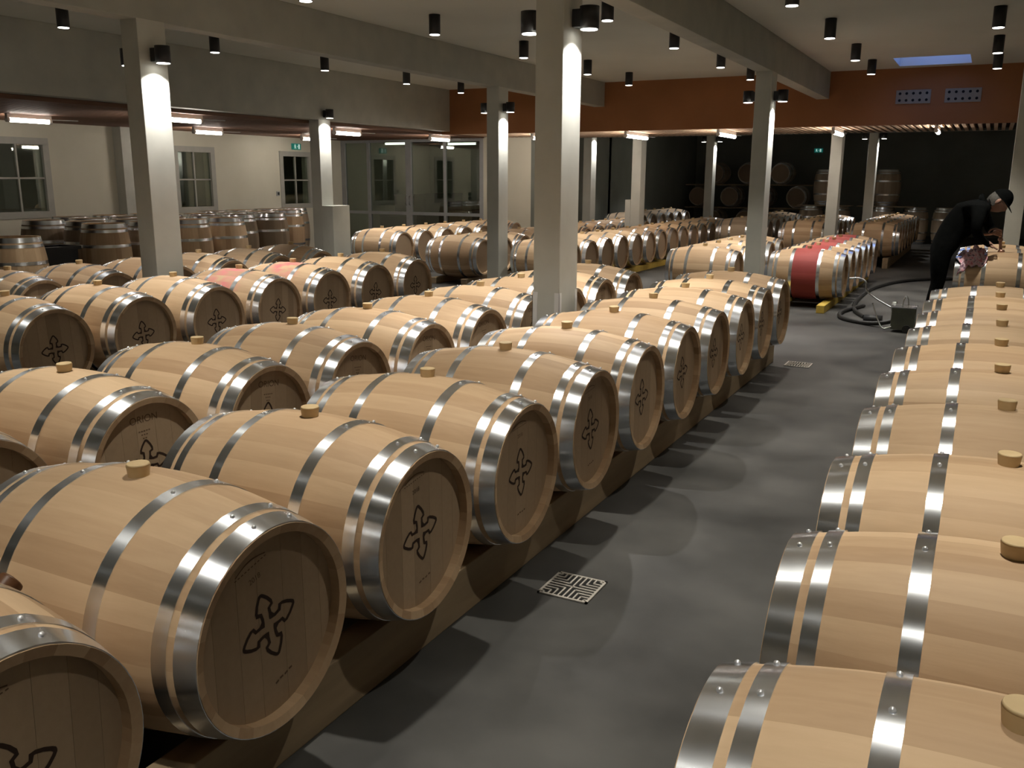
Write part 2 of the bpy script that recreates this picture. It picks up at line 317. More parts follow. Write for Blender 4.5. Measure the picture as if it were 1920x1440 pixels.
bm = boxm(X0+0.09, X0+0.115, Y0, Y1, ZC+0.37, ZC+0.40); bm.transform(Matrix.Translation((0.99, -15.28, -ZC))); obj('glazing_bar', bm, M['frame_grey'], e)

# ------------------------------------------------------------------ columns with their wall lamps
def column(xc, y0, z1, label, x_w=0.2, dy=0.3, m='concrete'):
    o = obj('concrete_column', boxm(-x_w/2, x_w/2, 0, dy, 0, z1, 0.006), M[m], None, (xc, y0, 0))
    return tag(o, label, 'column', 'concrete columns')
def spot(parent, loc, watts, ang, blend, rad, rot=(0, 0, 0), col=LAMP_COL):
    d = bpy.data.lights.new('lamp_light', 'SPOT'); d.energy = watts; d.spot_size = math.radians(ang); d.spot_blend = blend
    d.shadow_soft_size = rad; d.color = col
    o = bpy.data.objects.new('lamp_light', d); o.location = loc; o.rotation_euler = rot; return link(o, parent)
bm = bmesh.new(); cyl(bm, (0, 0, 0), 0.064, 0.14, 28); wl_body = bpy.data.meshes.new('lamp_body'); bm.to_mesh(wl_body); bm.free(); wl_body.materials.append(M['black'])
bm = boxm(-0.02, 0.105, -0.045, 0.045, 0.012, 0.125, 0.006); wl_br = bpy.data.meshes.new('bracket'); bm.to_mesh(wl_br); bm.free(); wl_br.materials.append(M['black'])
bm = bmesh.new(); cyl(bm, (0, 0, -0.004), 0.055, 0.006, 28); wl_lens = bpy.data.meshes.new('lens'); bm.to_mesh(wl_lens); bm.free(); wl_lens.materials.append(M['lens'])
def wall_lamp(xf, yc, side, label, z=2.60, off=0.115, watts=COLUMN_W):
    e = empty('wall_lamp', (xf+side*off, yc, z)); tag(e, label, 'lamp', 'black lamps on the columns')
    obj('lamp_body', wl_body, None, e); b = obj('bracket', wl_br, None, e, (0, 0, 0), (0, 0, 0 if side < 0 else PI)); obj('lens', wl_lens, None, e)
    spot(e, (0, 0, -0.012), watts, 118, 0.55, 0.02, col=(1, 0.96, 0.92))
cols = [(-6.64, 5.62, 2.96, 'near left concrete column between two rows of barrels', 'near left column', (1, -1)),
        (-2.66, 5.57, 2.96, 'wide concrete column in the centre of the photograph', 'central column', (1, -1)),
        (-6.64, 12.0, 2.96, 'concrete column right of the glazed partition', 'column right of the glazed partition', (1, -1)),
        (-2.66, 11.75, 2.96, 'dark concrete column between the painted and unpainted barrel rows', 'column beside the wine red barrels', (1, -1)),
        (-10.0, 12.0, 2.58, 'concrete column rising from a pier left of the glazed partition', 'column left of the glazed partition', (1,)),
        (-6.64, 18.2, ZL, 'pale concrete column under the second hanging tube light', 'pale far column in the middle', (1,)),
        (-2.66, 18.0, ZL, 'pale far concrete column below the third tube light', 'pale far column on the right', (1,)),
        (-2.62, 23.3, 3.4, 'thin far concrete column nearest the person', 'thin far column nearest the person', (1, -1)),
        (-6.64, 23.7, 3.4, 'thin far concrete column in front of the stacked barrels', 'thin far column by the stacked barrels', (1, -1)),
        (-8.35, 19.6, 3.4, 'slim far concrete column just right of the central column', 'slim far column beside the central one', (1,))]
for (xc, y0, z1, lab, short, sides) in cols:
    o = column(xc, y0, z1, lab)
    if xc == -2.66 and y0 < 6:
        for (px, py, sx, sy) in ((-0.1, 0, -1, -1), (0.1, 0, 1, -1), (0.1, 0.3, 1, 1)):
            b = bmesh.new(); xs, ys_ = sorted((px-sx*0.035, px+sx*0.003)), sorted((py, py+sy*0.003)); box(b, *xs, *ys_, 0, 0.88)
            xs, ys_ = sorted((px, px+sx*0.003)), sorted((py-sy*0.035, py+sy*0.003)); box(b, *xs, *ys_, 0, 0.88); obj('corner_guard', b, M['white'], o)
    for sd in sides:
        wall_lamp(xc+sd*0.1, y0+0.15, sd, 'black lamp on the %s side of the %s' % ('right' if sd > 0 else 'left', short))
column(0.29, 13.9, ZC, 'grey concrete column at the right edge behind the person')
o = obj('concrete_pier', boxm(0, 0.24, 0, 0.45, 0, 1.19, 0.006), M['concrete'], None, (-9.895, 11.97, 0)); tag(o, 'low concrete pier around the foot of the column by the partition', 'pier')
o = obj('concrete_pier', boxm(-0.12, 0.0, 0, 0.3, 0, 1.22, 0.006), M['concrete'], None, (-6.745, 18.2, 0)); tag(o, 'narrow concrete pier against the pale middle far column', 'pier')

# ------------------------------------------------------------------ ceiling downlights
bm = bmesh.new(); cyl(bm, (0, 0, 0), 0.062, 0.205, 28); dl_body = bpy.data.meshes.new('lamp_body'); bm.to_mesh(dl_body); bm.free(); dl_body.materials.append(M['black'])
bm = bmesh.new(); cyl(bm, (0, 0, -0.004), 0.054, 0.006, 28); dl_lens = bpy.data.meshes.new('lens'); bm.to_mesh(dl_lens); bm.free(); dl_lens.materials.append(M['lens'])
ORD = ['first', 'second', 'third', 'fourth', 'fifth', 'sixth', 'seventh', 'eighth', 'ninth', 'tenth', 'eleventh', 'twelfth', 'thirteenth', 'fourteenth', 'fifteenth', 'sixteenth']
DLX = [(-8.85, 'beside the deep left beam'), (-5.58, 'right of the left beam'), (-3.56, 'left of the central beam'), (-1.78, 'right of the central beam'), (-0.13, 'nearest the right edge')]
DLY = [-1.75, 0.35, 2.45, 4.55, 6.66, 8.78, 10.92, 13.03, 14.79]
for X, where in DLX:
    for i, Y in enumerate(DLY):
        e = empty('ceiling_downlight', (X, Y, ZC-0.205)); tag(e, '%s black downlight from the far wall in the line %s' % (ORD[len(DLY)-1-i], where), 'lamp', 'black ceiling downlights')
        obj('lamp_body', dl_body, None, e); obj('lens', dl_lens, None, e)
        spot(e, (0, 0, -0.012), DOWN_W, 75, 1.0, 0.035)

# ------------------------------------------------------------------ fluorescent tubes
def tube_light(x, y, ln, label, z=2.43, mt='tube', rz=0):
    e = empty('tube_light', (x, y, z), rz); tag(e, label, 'lamp', 'fluorescent tube lights')
    bm = bmesh.new(); cyl(bm, (0, -ln/2, 0), 0.026, ln, 16, 'Y'); obj('tube', bm, M[mt], e)
    obj('housing', boxm(-0.025, 0.025, -ln/2-0.04, ln/2+0.04, 0.032, 0.088, 0.004), M['white'], e)
    for s in (-1, 1):
        bm = bmesh.new(); cyl(bm, (0, s*(ln/2+0.022)-0.022, 0.005), 0.034, 0.044, 16, 'Y'); obj('end_cap', bm, M['white'], e)
    bm = bmesh.new(); tube(bm, [(0, ln/2+0.05, 0.035), (0.0, ln/2+0.5, 0.045)], 0.008, 6); obj('conduit', bm, M['white'], e)
tube_light(-12.55, 8.72, 0.62, 'tube light above the left edge window')
tube_light(-10.35, 9.55, 0.66, 'tube light right of the near left column')
tube_light(-12.75, 12.35, 0.62, 'tube light above the window beside the near left column')
tube_light(-12.85, 15.35, 0.62, 'tube light next to the green exit sign on the left wall')
tube_light(-10.6, 13.65, 0.7, 'tube light over the left end of the glazed partition')
tube_light(-10.4, 16.5, 0.7, 'tube light over the right end of the glazed partition')
tube_light(-8.25, 16.95, 0.8, 'tube light half hidden behind the central column')
tube_light(-6.2, 16.95, 1.15, 'tube light above the pale middle far column')
tube_light(-4.45, 16.95, 1.15, 'tube light left of the dark column under the terracotta wall')
tube_light(-2.5, 16.95, 1.0, 'tube light above the pale right far column')
tube_light(-0.92, 16.9, 0.7, 'tube light among the slats below the vent plates')

tube_light(-13.2, 18.9, 0.6, 'dim tube light seen through the left glass panes', 2.47, 'tube_dim', PI/2)
tube_light(-11.7, 19.6, 0.8, 'dim tube light seen through the right glass panes', 2.47, 'tube_dim', PI/2)

# ------------------------------------------------------------------ barrels
BL, RH, RB = 0.95, 0.274, 0.338
def prof(x): return RB - (RB-RH)*(abs(2*x/BL))**2
def stave_mesh(da):
    n, k = 12, 4; v, f = [], []
    for i in range(n+1):
        x = -BL/2 + BL*i/n; r = prof(x)
        for j in range(k+1):
            a = -da/2 + da*j/k; rr = r - (0.0007 if j in (0, k) else 0)
            v.append((x, rr*math.sin(a), rr*math.cos(a)))
    for i in range(n):
        for j in range(k): b = i*(k+1)+j; f.append((b, b+1, b+k+2, b+k+1))
    nf = len(f)
    for s, i in ((-1, 0), (1, n)):                       # chime end and the inside of the croze
        xe = s*BL/2; b = len(v)
        for j in (0, 2, 4):
            a = -da/2 + da*j/4; r = prof(xe)-0.024; v.append((xe-s*0.006, r*math.sin(a), r*math.cos(a)))
        for j in (0, 2, 4):
            a = -da/2 + da*j/4; r = prof(xe)-0.024; v.append((xe-s*0.07, r*math.sin(a), r*math.cos(a)))
        o = i*(k+1)
        q = [(o, o+1, b+1, b), (o+1, o+2, b+1), (o+2, o+3, b+1), (o+3, o+4, b+2, b+1), (b, b+1, b+4, b+3), (b+1, b+2, b+5, b+4)]
        f += [t if s < 0 else t[::-1] for t in q]
    m = mesh('stave', v, f, M['oak']); m.polygons.foreach_set('use_smooth', [i < nf for i in range(len(f))]); return m
WIDTHS = [0.86, 1.05, 1.18, 0.92, 1.1, 0.8, 1.22, 1.0, 0.9, 1.15, 0.84, 1.08, 1.0, 0.95, 1.2, 0.88, 1.05, 0.8, 1.12, 0.98, 1.18, 0.86, 1.02, 0.94, 1.1, 0.82]
tot = sum(WIDTHS); UW = sorted(set(WIDTHS)); SM = {u: stave_mesh(u/tot*2*PI) for u in UW}
STAVES = []; acc = -WIDTHS[0]/2
for u in WIDTHS: STAVES.append((SM[u], -(acc+u/2)/tot*2*PI)); acc += u
def ring_mesh(name, x0, x1, n=64, th=0.0022, lap=True, mt='steel'):
    """steel hoop on the barrel profile; the riveted overlap stands proud"""
    v, f = [], []
    for i in range(n):
        a = 2*PI*i/n; ext = 0.0018 if (lap and (i*360/n < 26 or i*360/n > 346)) else 0
        for (x, dr) in ((x0, th), (x1, th), (x0, -0.004), (x0, th), (x1, th), (x1, -0.004)):
            r = prof(x)+dr+(ext if dr > 0 else 0); v.append((x, r*math.sin(a), r*math.cos(a)))
    for i in range(n):
        b, c = i*6, ((i+1) % n)*6
        for j in (0, 2, 4): f.append((b+j, c+j, c+j+1, b+j+1))
    m = mesh(name, v, f, M[mt]); m.polygons.foreach_set('use_smooth', [i % 3 == 0 for i in range(len(f))]); return m
HOOPS = []
for s in (-1, 1):
    for (a, b_) in ((BL/2-0.060, BL/2-0.002), (BL/2-0.118, BL/2-0.080), (0.155, 0.196)):
        HOOPS.append(('hoop', s*b_ if s < 0 else a, s*a if s < 0 else b_))
HM = [ring_mesh('hoop', a, b_) for _, a, b_ in HOOPS]; HM_LO = [ring_mesh('hoop', a, b_, 36, lap=False, mt='steel_far') for _, a, b_ in HOOPS]
def rivet_mesh():
    bm = bmesh.new(); bmesh.ops.create_uvsphere(bm, u_segments=8, v_segments=5, radius=0.0062)
    for vv in bm.verts: vv.co.z = max(vv.co.z, -0.001)
    for ff in bm.faces: ff.smooth = True
    m = bpy.data.meshes.new('rivet'); bm.to_mesh(m); bm.free(); m.materials.append(M['rivet']); return m
RIV = rivet_mesh()
XH = BL/2-0.036                                          # outer face of the head
RHD = RH-0.0235
BW = [0.062, 0.085, 0.070, 0.092, 0.078, 0.066, 0.050]; sc = 2*RHD/sum(BW); BW = [b*sc for b in BW]
def board_meshes():
    out = []; y = -RHD
    for wd in BW:
        y0, y1 = y+0.0001, y+wd-0.0001; y += wd; n = 6; v, f = [], []
        ys = [y0+(y1-y0)*i/n for i in range(n+1)]
        h = lambda q: math.sqrt(max(RHD*RHD-q*q, 0))
        for xx, ins in ((XH, 0.0003), (XH-0.014, 0)):
            for q in ys:
                qq = min(max(q, y0+ins), y1-ins); v.append((xx, qq, h(qq))); v.append((xx, qq, -h(qq)))
        for i in range(n): f.append((2*i, 2*i+1, 2*i+3, 2*i+2))
        o = 2*(n+1)
        f.append((0, o, o+1, 1)); f.append((2*n, 2*n+1, o+2*n+1, o+2*n))
        out.append(mesh('head_board', v, f, M['head']))
    return out
BOARDS = board_meshes()
bm = bmesh.new(); cyl(bm, (-XH, 0, 0), RHD+0.003, 0.014, 40, 'X'); HEADL = bpy.data.meshes.new('head'); bm.to_mesh(HEADL); bm.free(); HEADL.materials.append(M['head'])
bm = bmesh.new(); cyl(bm, (XH-0.014, 0, 0), RHD+0.003, 0.014, 40, 'X'); HEADR = bpy.data.meshes.new('head'); bm.to_mesh(HEADR); bm.free(); HEADR.materials.append(M['head'])
def bung_mesh(m):
    bm = bmesh.new(); cyl(bm, (0, 0, RB-0.006), 0.027, 0.034, 24, 'Z', 0.0315, cap=False)
    cyl(bm, (0, 0, RB+0.028), 0.0315, 0.006, 24, 'Z', 0.029)
    me = bpy.data.meshes.new('bung'); bm.to_mesh(me); bm.free(); me.materials.append(m); return me
BUNG, BUNGD = bung_mesh(M['bung']), bung_mesh(M['bung_dark'])
def emblem_mesh():
    half = [(0.0165, 0.0165), (0.0145, 0.030), (0.0155, 0.046), (0.0280, 0.0515), (0.0275, 0.060), (0.0195, 0.076), (0.009, 0.090), (0.003, 0.0955), (0.0, 0.096)]
    arm = half[:-1] + [half[-1]] + [(-a, b) for a, b in half[-2::-1]]
    pts = []
    for k in range(4):
        c, s = math.cos(k*PI/2), math.sin(k*PI/2)
        pts += [(a*c-b*s, a*s+b*c) for a, b in arm]
    n = len(pts); v, f = [], []
    for i in range(n):
        p, q = Vector(pts[i-1]), Vector(pts[(i+1) % n]); d = (q-p).normalized(); nn = Vector((-d.y, d.x)); wd = 0.0046
        e1 = (Vector(pts[i])-p).normalized(); wd = wd/max(0.45, abs(e1.dot(d))); a, b = Vector(pts[i])+nn*wd, Vector(pts[i])-nn*wd
        v += [(XH+0.0009, a.x, a.y), (XH+0.0009, b.x, b.y)]
    for i in range(n): j = (i+1) % n; f.append((2*i, 2*i+1, 2*j+1, 2*j))
    return mesh('cross_brand', v, f, M['brand'])
EMB = emblem_mesh()
def text_mesh(body, size, y, z, name='lettering', curve=0.0):
    cu = bpy.data.curves.new(name, 'FONT'); cu.body = body; cu.size = size; cu.align_x = 'CENTER'; cu.align_y = 'CENTER'
    o = bpy.data.objects.new(name, cu); COL.objects.link(o); dg = bpy.context.evaluated_depsgraph_get()
    me = bpy.data.meshes.new_from_object(o.evaluated_get(dg)); bpy.data.objects.remove(o); bpy.data.curves.remove(cu)
    for vv in me.vertices:
        a, b = vv.co.x, vv.co.y; vv.co = (XH+0.0009, y+a, z+b-curve*a*a)
    me.name = name; me.materials.clear(); me.materials.append(M['print']); return me
T_ORION, T_YEAR = text_mesh('ORION', 0.042, 0.0, 0.185), text_mesh('2018', 0.021, 0.0, 0.152)
def strokes(name, segs, wd):
    bm = bmesh.new()
    for (a, b) in segs:
        a, b = Vector(a), Vector(b); d = (b-a).normalized(); nn = Vector((-d.y, d.x))*wd
        bm.faces.new([bm.verts.new((XH+0.0009, q.x, q.y)) for q in (a-nn, b-nn, b+nn, a+nn)])
    m = bpy.data.meshes.new(name); bm.to_mesh(m); bm.free(); m.materials.append(M['print']); return m
arc = [(-0.055+0.011*i, 0.195+0.012*math.sin(PI*i/10)) for i in range(11)]
LOGO = strokes('maker_brand', list(zip(arc, arc[1:])) + [((-0.06+0.012*i, 0.188), (-0.053+0.012*i, 0.188)) for i in range(10)], 0.0016)
SMALL = strokes('batch_marks', [((-0.036+0.018*i, -0.170+0.003*(i % 2)), (-0.024+0.018*i, -0.168)) for i in range(4)], 0.003)
LINES = strokes('batch_marks', [((-0.03+0.012*i, 0.137), (-0.022+0.012*i, 0.137)) for i in range(5)] + [((-0.018+0.012*i, 0.122), (-0.011+0.012*i, 0.122)) for i in range(3)] + [((-0.012+0.012*i, 0.107), (-0.004+0.012*i, 0.107)) for i in range(2)], 0.0025)

def lathe_body(x0, x1, mt, ends, name):
    n, k = 40, 14; v, f = [], []
    for i in range(k+1):
        x = x0+(x1-x0)*i/k
        for j in range(n): a = 2*PI*j/n; v.append((x, prof(x)*math.sin(a), prof(x)*math.cos(a)))
    for i in range(k):
        for j in range(n): f.append((i*n+j, i*n+(j+1) % n, (i+1)*n+(j+1) % n, (i+1)*n+j))
    nf = len(f)
    if ends:
        for s, i in ((-1, 0), (1, k)):
            b = len(v)
            for xx in (s*(BL/2-0.006), s*(BL/2-0.06)):
                for j in range(n): a = 2*PI*j/n; r = RH-0.024; v.append((xx, r*math.sin(a), r*math.cos(a)))
            for j in range(n):
                j2 = (j+1) % n; q = [(i*n+j, b+j, b+j2, i*n+j2), (b+j, b+n+j, b+n+j2, b+j2)]
                f += [t[::-1] if s < 0 else t for t in q]
    m = mesh(name, v, f, mt); m.polygons.foreach_set('use_smooth', [i < nf for i in range(len(f))]); return m
BODY = lathe_body(-BL/2, BL/2, M['oak_far'], True, 'staves'); BODY_USED = lathe_body(-BL/2, BL/2, M['oak_used'], True, 'staves')
band = lathe_body(-0.157, 0.157, M['wine_red'], False, 'wine_red_band')
for vv in band.vertices: vv.co.y *= 1.0025; vv.co.z *= 1.0025
bm = bmesh.new()
for me_ in (HEADL, HEADR): bm.from_mesh(me_)
bm.free()
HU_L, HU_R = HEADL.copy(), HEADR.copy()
for me_ in (HU_L, HU_R): me_.materials.clear(); me_.materials.append(M['head_used_dimmed'])

def barrel(X, Y, zc, label, group, near=True, roll=0.0, brand=None, upright=False, used=False, red=False, bung=True, stain=False, rz=0, brand_rot=None):
    """X,Y centre; zc height of the axis (lying) or of the middle (upright)"""
    hz = BL/2 if upright else RB
    e = empty('wine_barrel', (X, Y, zc-hz), rz); tag(e, label, 'barrel', group)
    off = (0, 0, hz); ry = -PI/2 if upright else 0.0
    def P(nm, me, a=0.0, par=e): return obj(nm, me, None, par, off, (roll+a, ry, 0))
    if near:
        for i, (me, a) in enumerate(STAVES):
            o = P('stave', me, a)
            if stain and (i < 5 or i > 21): o.material_slots[0].link = 'OBJECT'; o.material_slots[0].material = M['oak_stain']
        for me in BOARDS: P('head_board', me)
        P('head', HEADL)
    else:
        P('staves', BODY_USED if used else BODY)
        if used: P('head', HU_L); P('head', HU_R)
        else: P('head', HEADL); P('head', HEADR)
        if red: P('wine_red_band', band)
    ra = random.uniform(-0.06, 0.06)
    for i, me in enumerate(HM if near else HM_LO):
        h = P('hoop', me, ra)
        if near:
            xm = (HOOPS[i][1]+HOOPS[i][2])/2
            for dg in (-8, 18):
                a = math.radians(dg); r = prof(xm)+0.0040
                obj('rivet', RIV, None, h, (xm, r*math.sin(a), r*math.cos(a)), (-a, 0, 0))
    if bung: P('bung', BUNG if bung is True else BUNGD, 0.0 if bung is True else -float(bung))
    if brand:
        br = random.uniform(-0.10, 0.10) if brand_rot is None else brand_rot
        P('cross_brand', EMB, br)
        if brand == 'orion': P('lettering', T_ORION, br); P('batch_marks', LINES, br)
        elif brand == 'year': P('maker_brand', LOGO, br); P('lettering', T_YEAR, br); P('batch_marks', SMALL, br)
    return e
def rails(X, y0, y1, h, m, label, dx=0.28, wd=0.10):
    for s in (-1, 1):
        o = obj('barrel_rail', boxm(-wd/2, wd/2, 0, y1-y0, 0, h, 0.005), M[m], None, (X+s*dx, y0, 0))
        tag(o, label % ('right' if s > 0 else 'left'), 'rail', 'rails under the barrel rows')
ZN, ZF = 0.521, 0.425
def row(X, ys, zc, phrase, group, near=True, brand=None, first=0, **kw):
    for i, Y in enumerate(ys):
        lab = '%s oak barrel from the camera in %s' % (ORD[i], phrase)
        barrel(X+random.uniform(-0.008, 0.008), Y, zc, lab, group, near, random.uniform(-0.05, 0.05), brand(i) if brand else None, stain=(kw.get('stain') is not None and i in kw['stain']), used=kw.get('used', False), red=kw.get('red', False), bung=(kw['bungf'](i) if 'bungf' in kw else True), brand_rot=(kw['rot'].get(i) if 'rot' in kw else None))
# near rows
row(-1.966, [1.578+0.7054*k for k in range(-1, 10)], ZN, 'the row along the left of the aisle', 'barrels along the left of the aisle', brand=lambda i: 'year' if i < 5 else 'plain', bungf=lambda i: True if i > 0 else 1.0, rot={0: 0.22, 1: 0.27, 2: 0.14, 3: 0.10, 4: 0.06})
rails(-1.966, 0.25, 8.35, 0.196, 'timber', '%s timber rail under the row along the left of the aisle')
row(0.124, [2.112+0.7104*k for k in range(-1, 9)], ZN, 'the row right of the aisle', 'barrels right of the aisle')
rails(0.124, 0.7, 8.25, 0.196, 'timber', '%s timber rail under the row right of the aisle')
row(-3.35, [2.368+0.6957*k for k in range(-1, 9)], ZN, 'the second row left of the aisle', 'barrels in the second row left', brand=lambda i: 'orion')
rails(-3.35, 1.3, 8.35, 0.196, 'timber', '%s timber rail under the second row left of the aisle')
row(-5.85, [3.761+0.716*k for k in range(7)], ZN, 'the third row left of the aisle', 'barrels in the third row left', brand=lambda i: 'plain', stain=(3, 4))
rails(-5.85, 3.3, 8.5, 0.196, 'timber', '%s timber rail under the third row left of the aisle')
row(-7.44, [4.807+0.722*k for k in range(6)], ZN, 'the fourth row left of the aisle', 'barrels in the fourth row left', brand=lambda i: 'plain')
rails(-7.44, 4.4, 8.85, 0.196, 'timber', '%s timber rail under the fourth row left of the aisle')
# rows in the far half of the hall
row(-9.24, [12.75+0.69*k for k in range(7)], 0.47, 'the row in front of the glazed partition', 'barrels before the glazed partition', near=False)
rails(-9.24, 12.5, 17.4, 0.146, 'timber', '%s timber rail under the row before the glazed partition')
row(-7.5, [12.45+0.695*k for k in range(12)], ZF, 'the row left of the yellow railed row', 'barrels left of the yellow rails', near=False)
rails(-7.5, 12.1, 20.5, 0.099, 'timber', '%s timber rail under the row left of the yellow railed row')
row(-5.94, [12.40+0.70*k for k in range(14)], ZF, 'the row on yellow rails', 'barrels on yellow rails', near=False)
rails(-5.94, 12.1, 21.9, 0.099, 'yellow', '%s yellow rail under the row behind the central column', dx=0.34)
row(-3.40, [12.15+0.70*k for k in range(5)], ZF, 'the row left of the red banded barrels', 'barrels left of the red banded ones', near=False)
rails(-3.40, 11.85, 15.4, 0.099, 'timber', '%s timber rail under the row left of the red banded barrels')
row(-2.07, [12.45+0.69*k for k in range(6)], ZF, 'the row with wine red middles', 'barrels with wine red middles', near=False, red=True)
rails(-2.07, 11.75, 16.4, 0.099, 'yellow', '%s yellow rail under the barrels with wine red middles', dx=0.30)
# hall behind
row(-3.25, [18.85+0.70*k for k in range(6)], ZN, 'the row beside the pale right far column', 'barrels left of the pale far column', near=False)
rails(-3.25, 18.5, 22.8, 0.196, 'timber', '%s timber rail beside the pale right far column')
row(-1.95, [18.8+0.70*k for k in range(8)], ZN, 'the lit row right of the pale far column', 'barrels right of the pale far column', near=False)
rails(-1.95, 18.45, 24.1, 0.196, 'timber', '%s timber rail right of the pale far column')
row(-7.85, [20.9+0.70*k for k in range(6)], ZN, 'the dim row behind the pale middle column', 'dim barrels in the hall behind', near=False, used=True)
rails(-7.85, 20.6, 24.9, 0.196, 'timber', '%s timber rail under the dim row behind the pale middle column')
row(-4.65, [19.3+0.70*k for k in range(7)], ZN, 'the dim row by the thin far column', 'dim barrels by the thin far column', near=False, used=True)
rails(-4.65, 19.0, 24.0, 0.196, 'timber', '%s timber rail under the dim row by the thin far column')
# barrels the person works on
for i, (Y, lab) in enumerate(((11.66, 'oak barrel with a racking lance in its bung hole beside the person'), (12.38, 'oak barrel just behind the one the person is filling'), (13.10, 'last oak barrel before the right edge column'))):
    barrel(0.18, Y, ZN, lab, 'barrels beside the person', near=(i == 0), roll=random.uniform(-0.04, 0.04), bung=(i > 0))
rails(0.18, 11.3, 13.5, 0.196, 'timber', '%s timber rail under the barrels beside the person')
# upright barrels along the left wall
UP = [(-10.8, [8.45, 9.2, 9.95, 10.7]), (-11.55, [8.75, 9.5, 10.25, 11.0, 11.75, 12.5]), (-12.3, [8.6, 9.35, 10.1, 10.85, 11.6, 12.35, 13.1, 13.85]), (-13.05, [9.6, 10.35, 11.1, 12.6, 13.35, 14.1, 14.85])]
UPW = ['the front file by the windows', 'the second file by the windows', 'the third file by the windows', 'the file nearest the windows']
for (X, ys), ph in zip(UP, UPW):
    for i, Y in enumerate(ys):
        barrel(X+random.uniform(-0.02, 0.02), Y, 0.07+BL/2, 'upright oak barrel, %s from the left in %s' % (ORD[i], ph), 'upright barrels by the windows', near=False, roll=random.uniform(0, 6), upright=True, used=(random.random() < 0.55), bung=False)
    for s in (-1, 1):
        o = obj('bearer', boxm(-0.05, 0.05, ys[0]-0.3, ys[-1]+0.3, 0, 0.07, 0.004), M['timber'], None, (X+s*0.18, 0, 0))
        tag(o, '%s timber bearer under %s of upright barrels' % ('right' if s > 0 else 'left', ph), 'rail', 'bearers under upright barrels')
barrel(-10.18, 6.72, BL/2, 'upright oak barrel standing alone at the left edge', None, near=True, upright=True, bung=False, roll=1.0)
barrel(-12.2, 7.05, 0.52, 'oak barrel lying at the far left below the window', None, near=False)
rails(-12.2, 6.7, 7.4, 0.196, 'timber', '%s timber rail under the far left barrel below the window')
# stacked barrels and far uprights at the end wall
for i, (X, z) in enumerate(((-8.2, 1.13), (-7.2, 1.13), (-6.2, 1.13), (-5.2, 1.13), (-7.7, 1.83), (-6.7, 1.83), (-5.7, 1.83), (-7.7, 0.43), (-6.7, 0.43), (-5.7, 0.43))):
    lev = {1.13: 'middle', 1.83: 'top', 0.43: 'bottom'}[z]
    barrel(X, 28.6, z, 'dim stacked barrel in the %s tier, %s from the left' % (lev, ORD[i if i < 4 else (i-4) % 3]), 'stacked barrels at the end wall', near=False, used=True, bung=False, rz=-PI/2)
for zz, lev in ((0.0, 'bottom'), (0.768, 'middle'), (1.468, 'top')):
    for yy in (-0.25, 0.25):
        o = obj('barrel_rail', boxm(-1.95, 1.95, -0.04, 0.04, 0, 0.095 if zz == 0 else 0.03, 0.003), M['timber'], None, (-6.7, 28.6+yy, zz)); tag(o, '%s rail under the %s tier of stacked barrels' % ('front' if yy < 0 else 'rear', lev), 'rail', 'rails of the stacked barrels')
for i, X in enumerate((-4.4, -3.7, -2.55, -1.75, -1.0)):
    barrel(X, 26.2 + 0.1*(i % 2), BL/2, 'dim upright barrel at the back, %s from the left' % ORD[i], 'dim upright barrels at the back', near=False, used=True, upright=True, bung=False)
for i, X in enumerate((-4.05, -2.5)):
    barrel(X, 26.25, BL*1.5+0.02, 'dim upright barrel on the upper tier, %s of the two far columns' % ('left' if i == 0 else 'between'), 'dim upright barrels on the upper tier', near=False, used=True, upright=True, bung=False)
    o = obj('support_board', boxm(-0.7, 0.7, -0.3, 0.3, 0, 0.02, 0.003), M['timber'], None, (X, 26.25, BL)); tag(o, 'board under the %s upper tier barrel at the back' % ('left' if i == 0 else 'right'), 'board')

# ------------------------------------------------------------------ small things
# floor drains
def drain(x, y, label):
    e = empty('floor_drain', (x, y, 0.0)); tag(e, label, 'drain', 'floor drains'); s = 0.11
    obj('sump_shade', boxm(-s, s, -s, s, 0.0005, 0.002), M['hole_shade'], e)  # flat dark plate painted as the shade of a recess
    bm = bmesh.new()
    for q in ((-s, s, -s, -s+0.01), (-s, s, s-0.01, s), (-s, -s+0.01, -s, s), (s-0.01, s, -s, s)): box(bm, *q, 0.002, 0.007)
    obj('grate_frame', bm, M['grate'], e)
    bm = bmesh.new(); t = 0.0035
    for k in range(-4, 5):
        p = k*0.022; lim = abs(p)
        for sg in (-1, 1):
            if lim < 0.095:
                box(bm, p-t, p+t, min(sg*lim, sg*0.1), max(sg*lim, sg*0.1), 0.002, 0.0065)
                box(bm, min(sg*lim, sg*0.1), max(sg*lim, sg*0.1), p-t, p+t, 0.002, 0.0065)
    o = obj('grate_bars', bm, M['grate'], e); o['kind'] = 'stuff'
drain(-1.36, 3.14, 'square steel drain grate in the near part of the aisle')
drain(-1.40, 8.30, 'square steel drain grate far down the aisle')
# vent plates
def vent(x, z, label):
    e = empty('vent_plate', (x, YT, z)); tag(e, label, 'vent', 'vent plates on the terracotta wall')
    obj('plate', boxm(-0.255, 0.255, -0.012, 0, -0.105, 0.105, 0.003), M['vent'], e)
    for i in range(5):
        for j in (-1, 1):
            bm = bmesh.new(); cyl(bm, (-0.196+0.098*i, -0.0135, j*0.052), 0.021, 0.004, 16, 'Y'); obj('air_hole_shade', bm, M['hole_shade'], e)  # dark disc on the plate imitates the shade in each hole
vent(-1.28, 2.94, 'left grey vent plate with ten round holes'); vent(-0.57, 2.94, 'right grey vent plate with ten round holes')
vent(-7.55, 2.90, 'vent plate mostly hidden behind the central column')
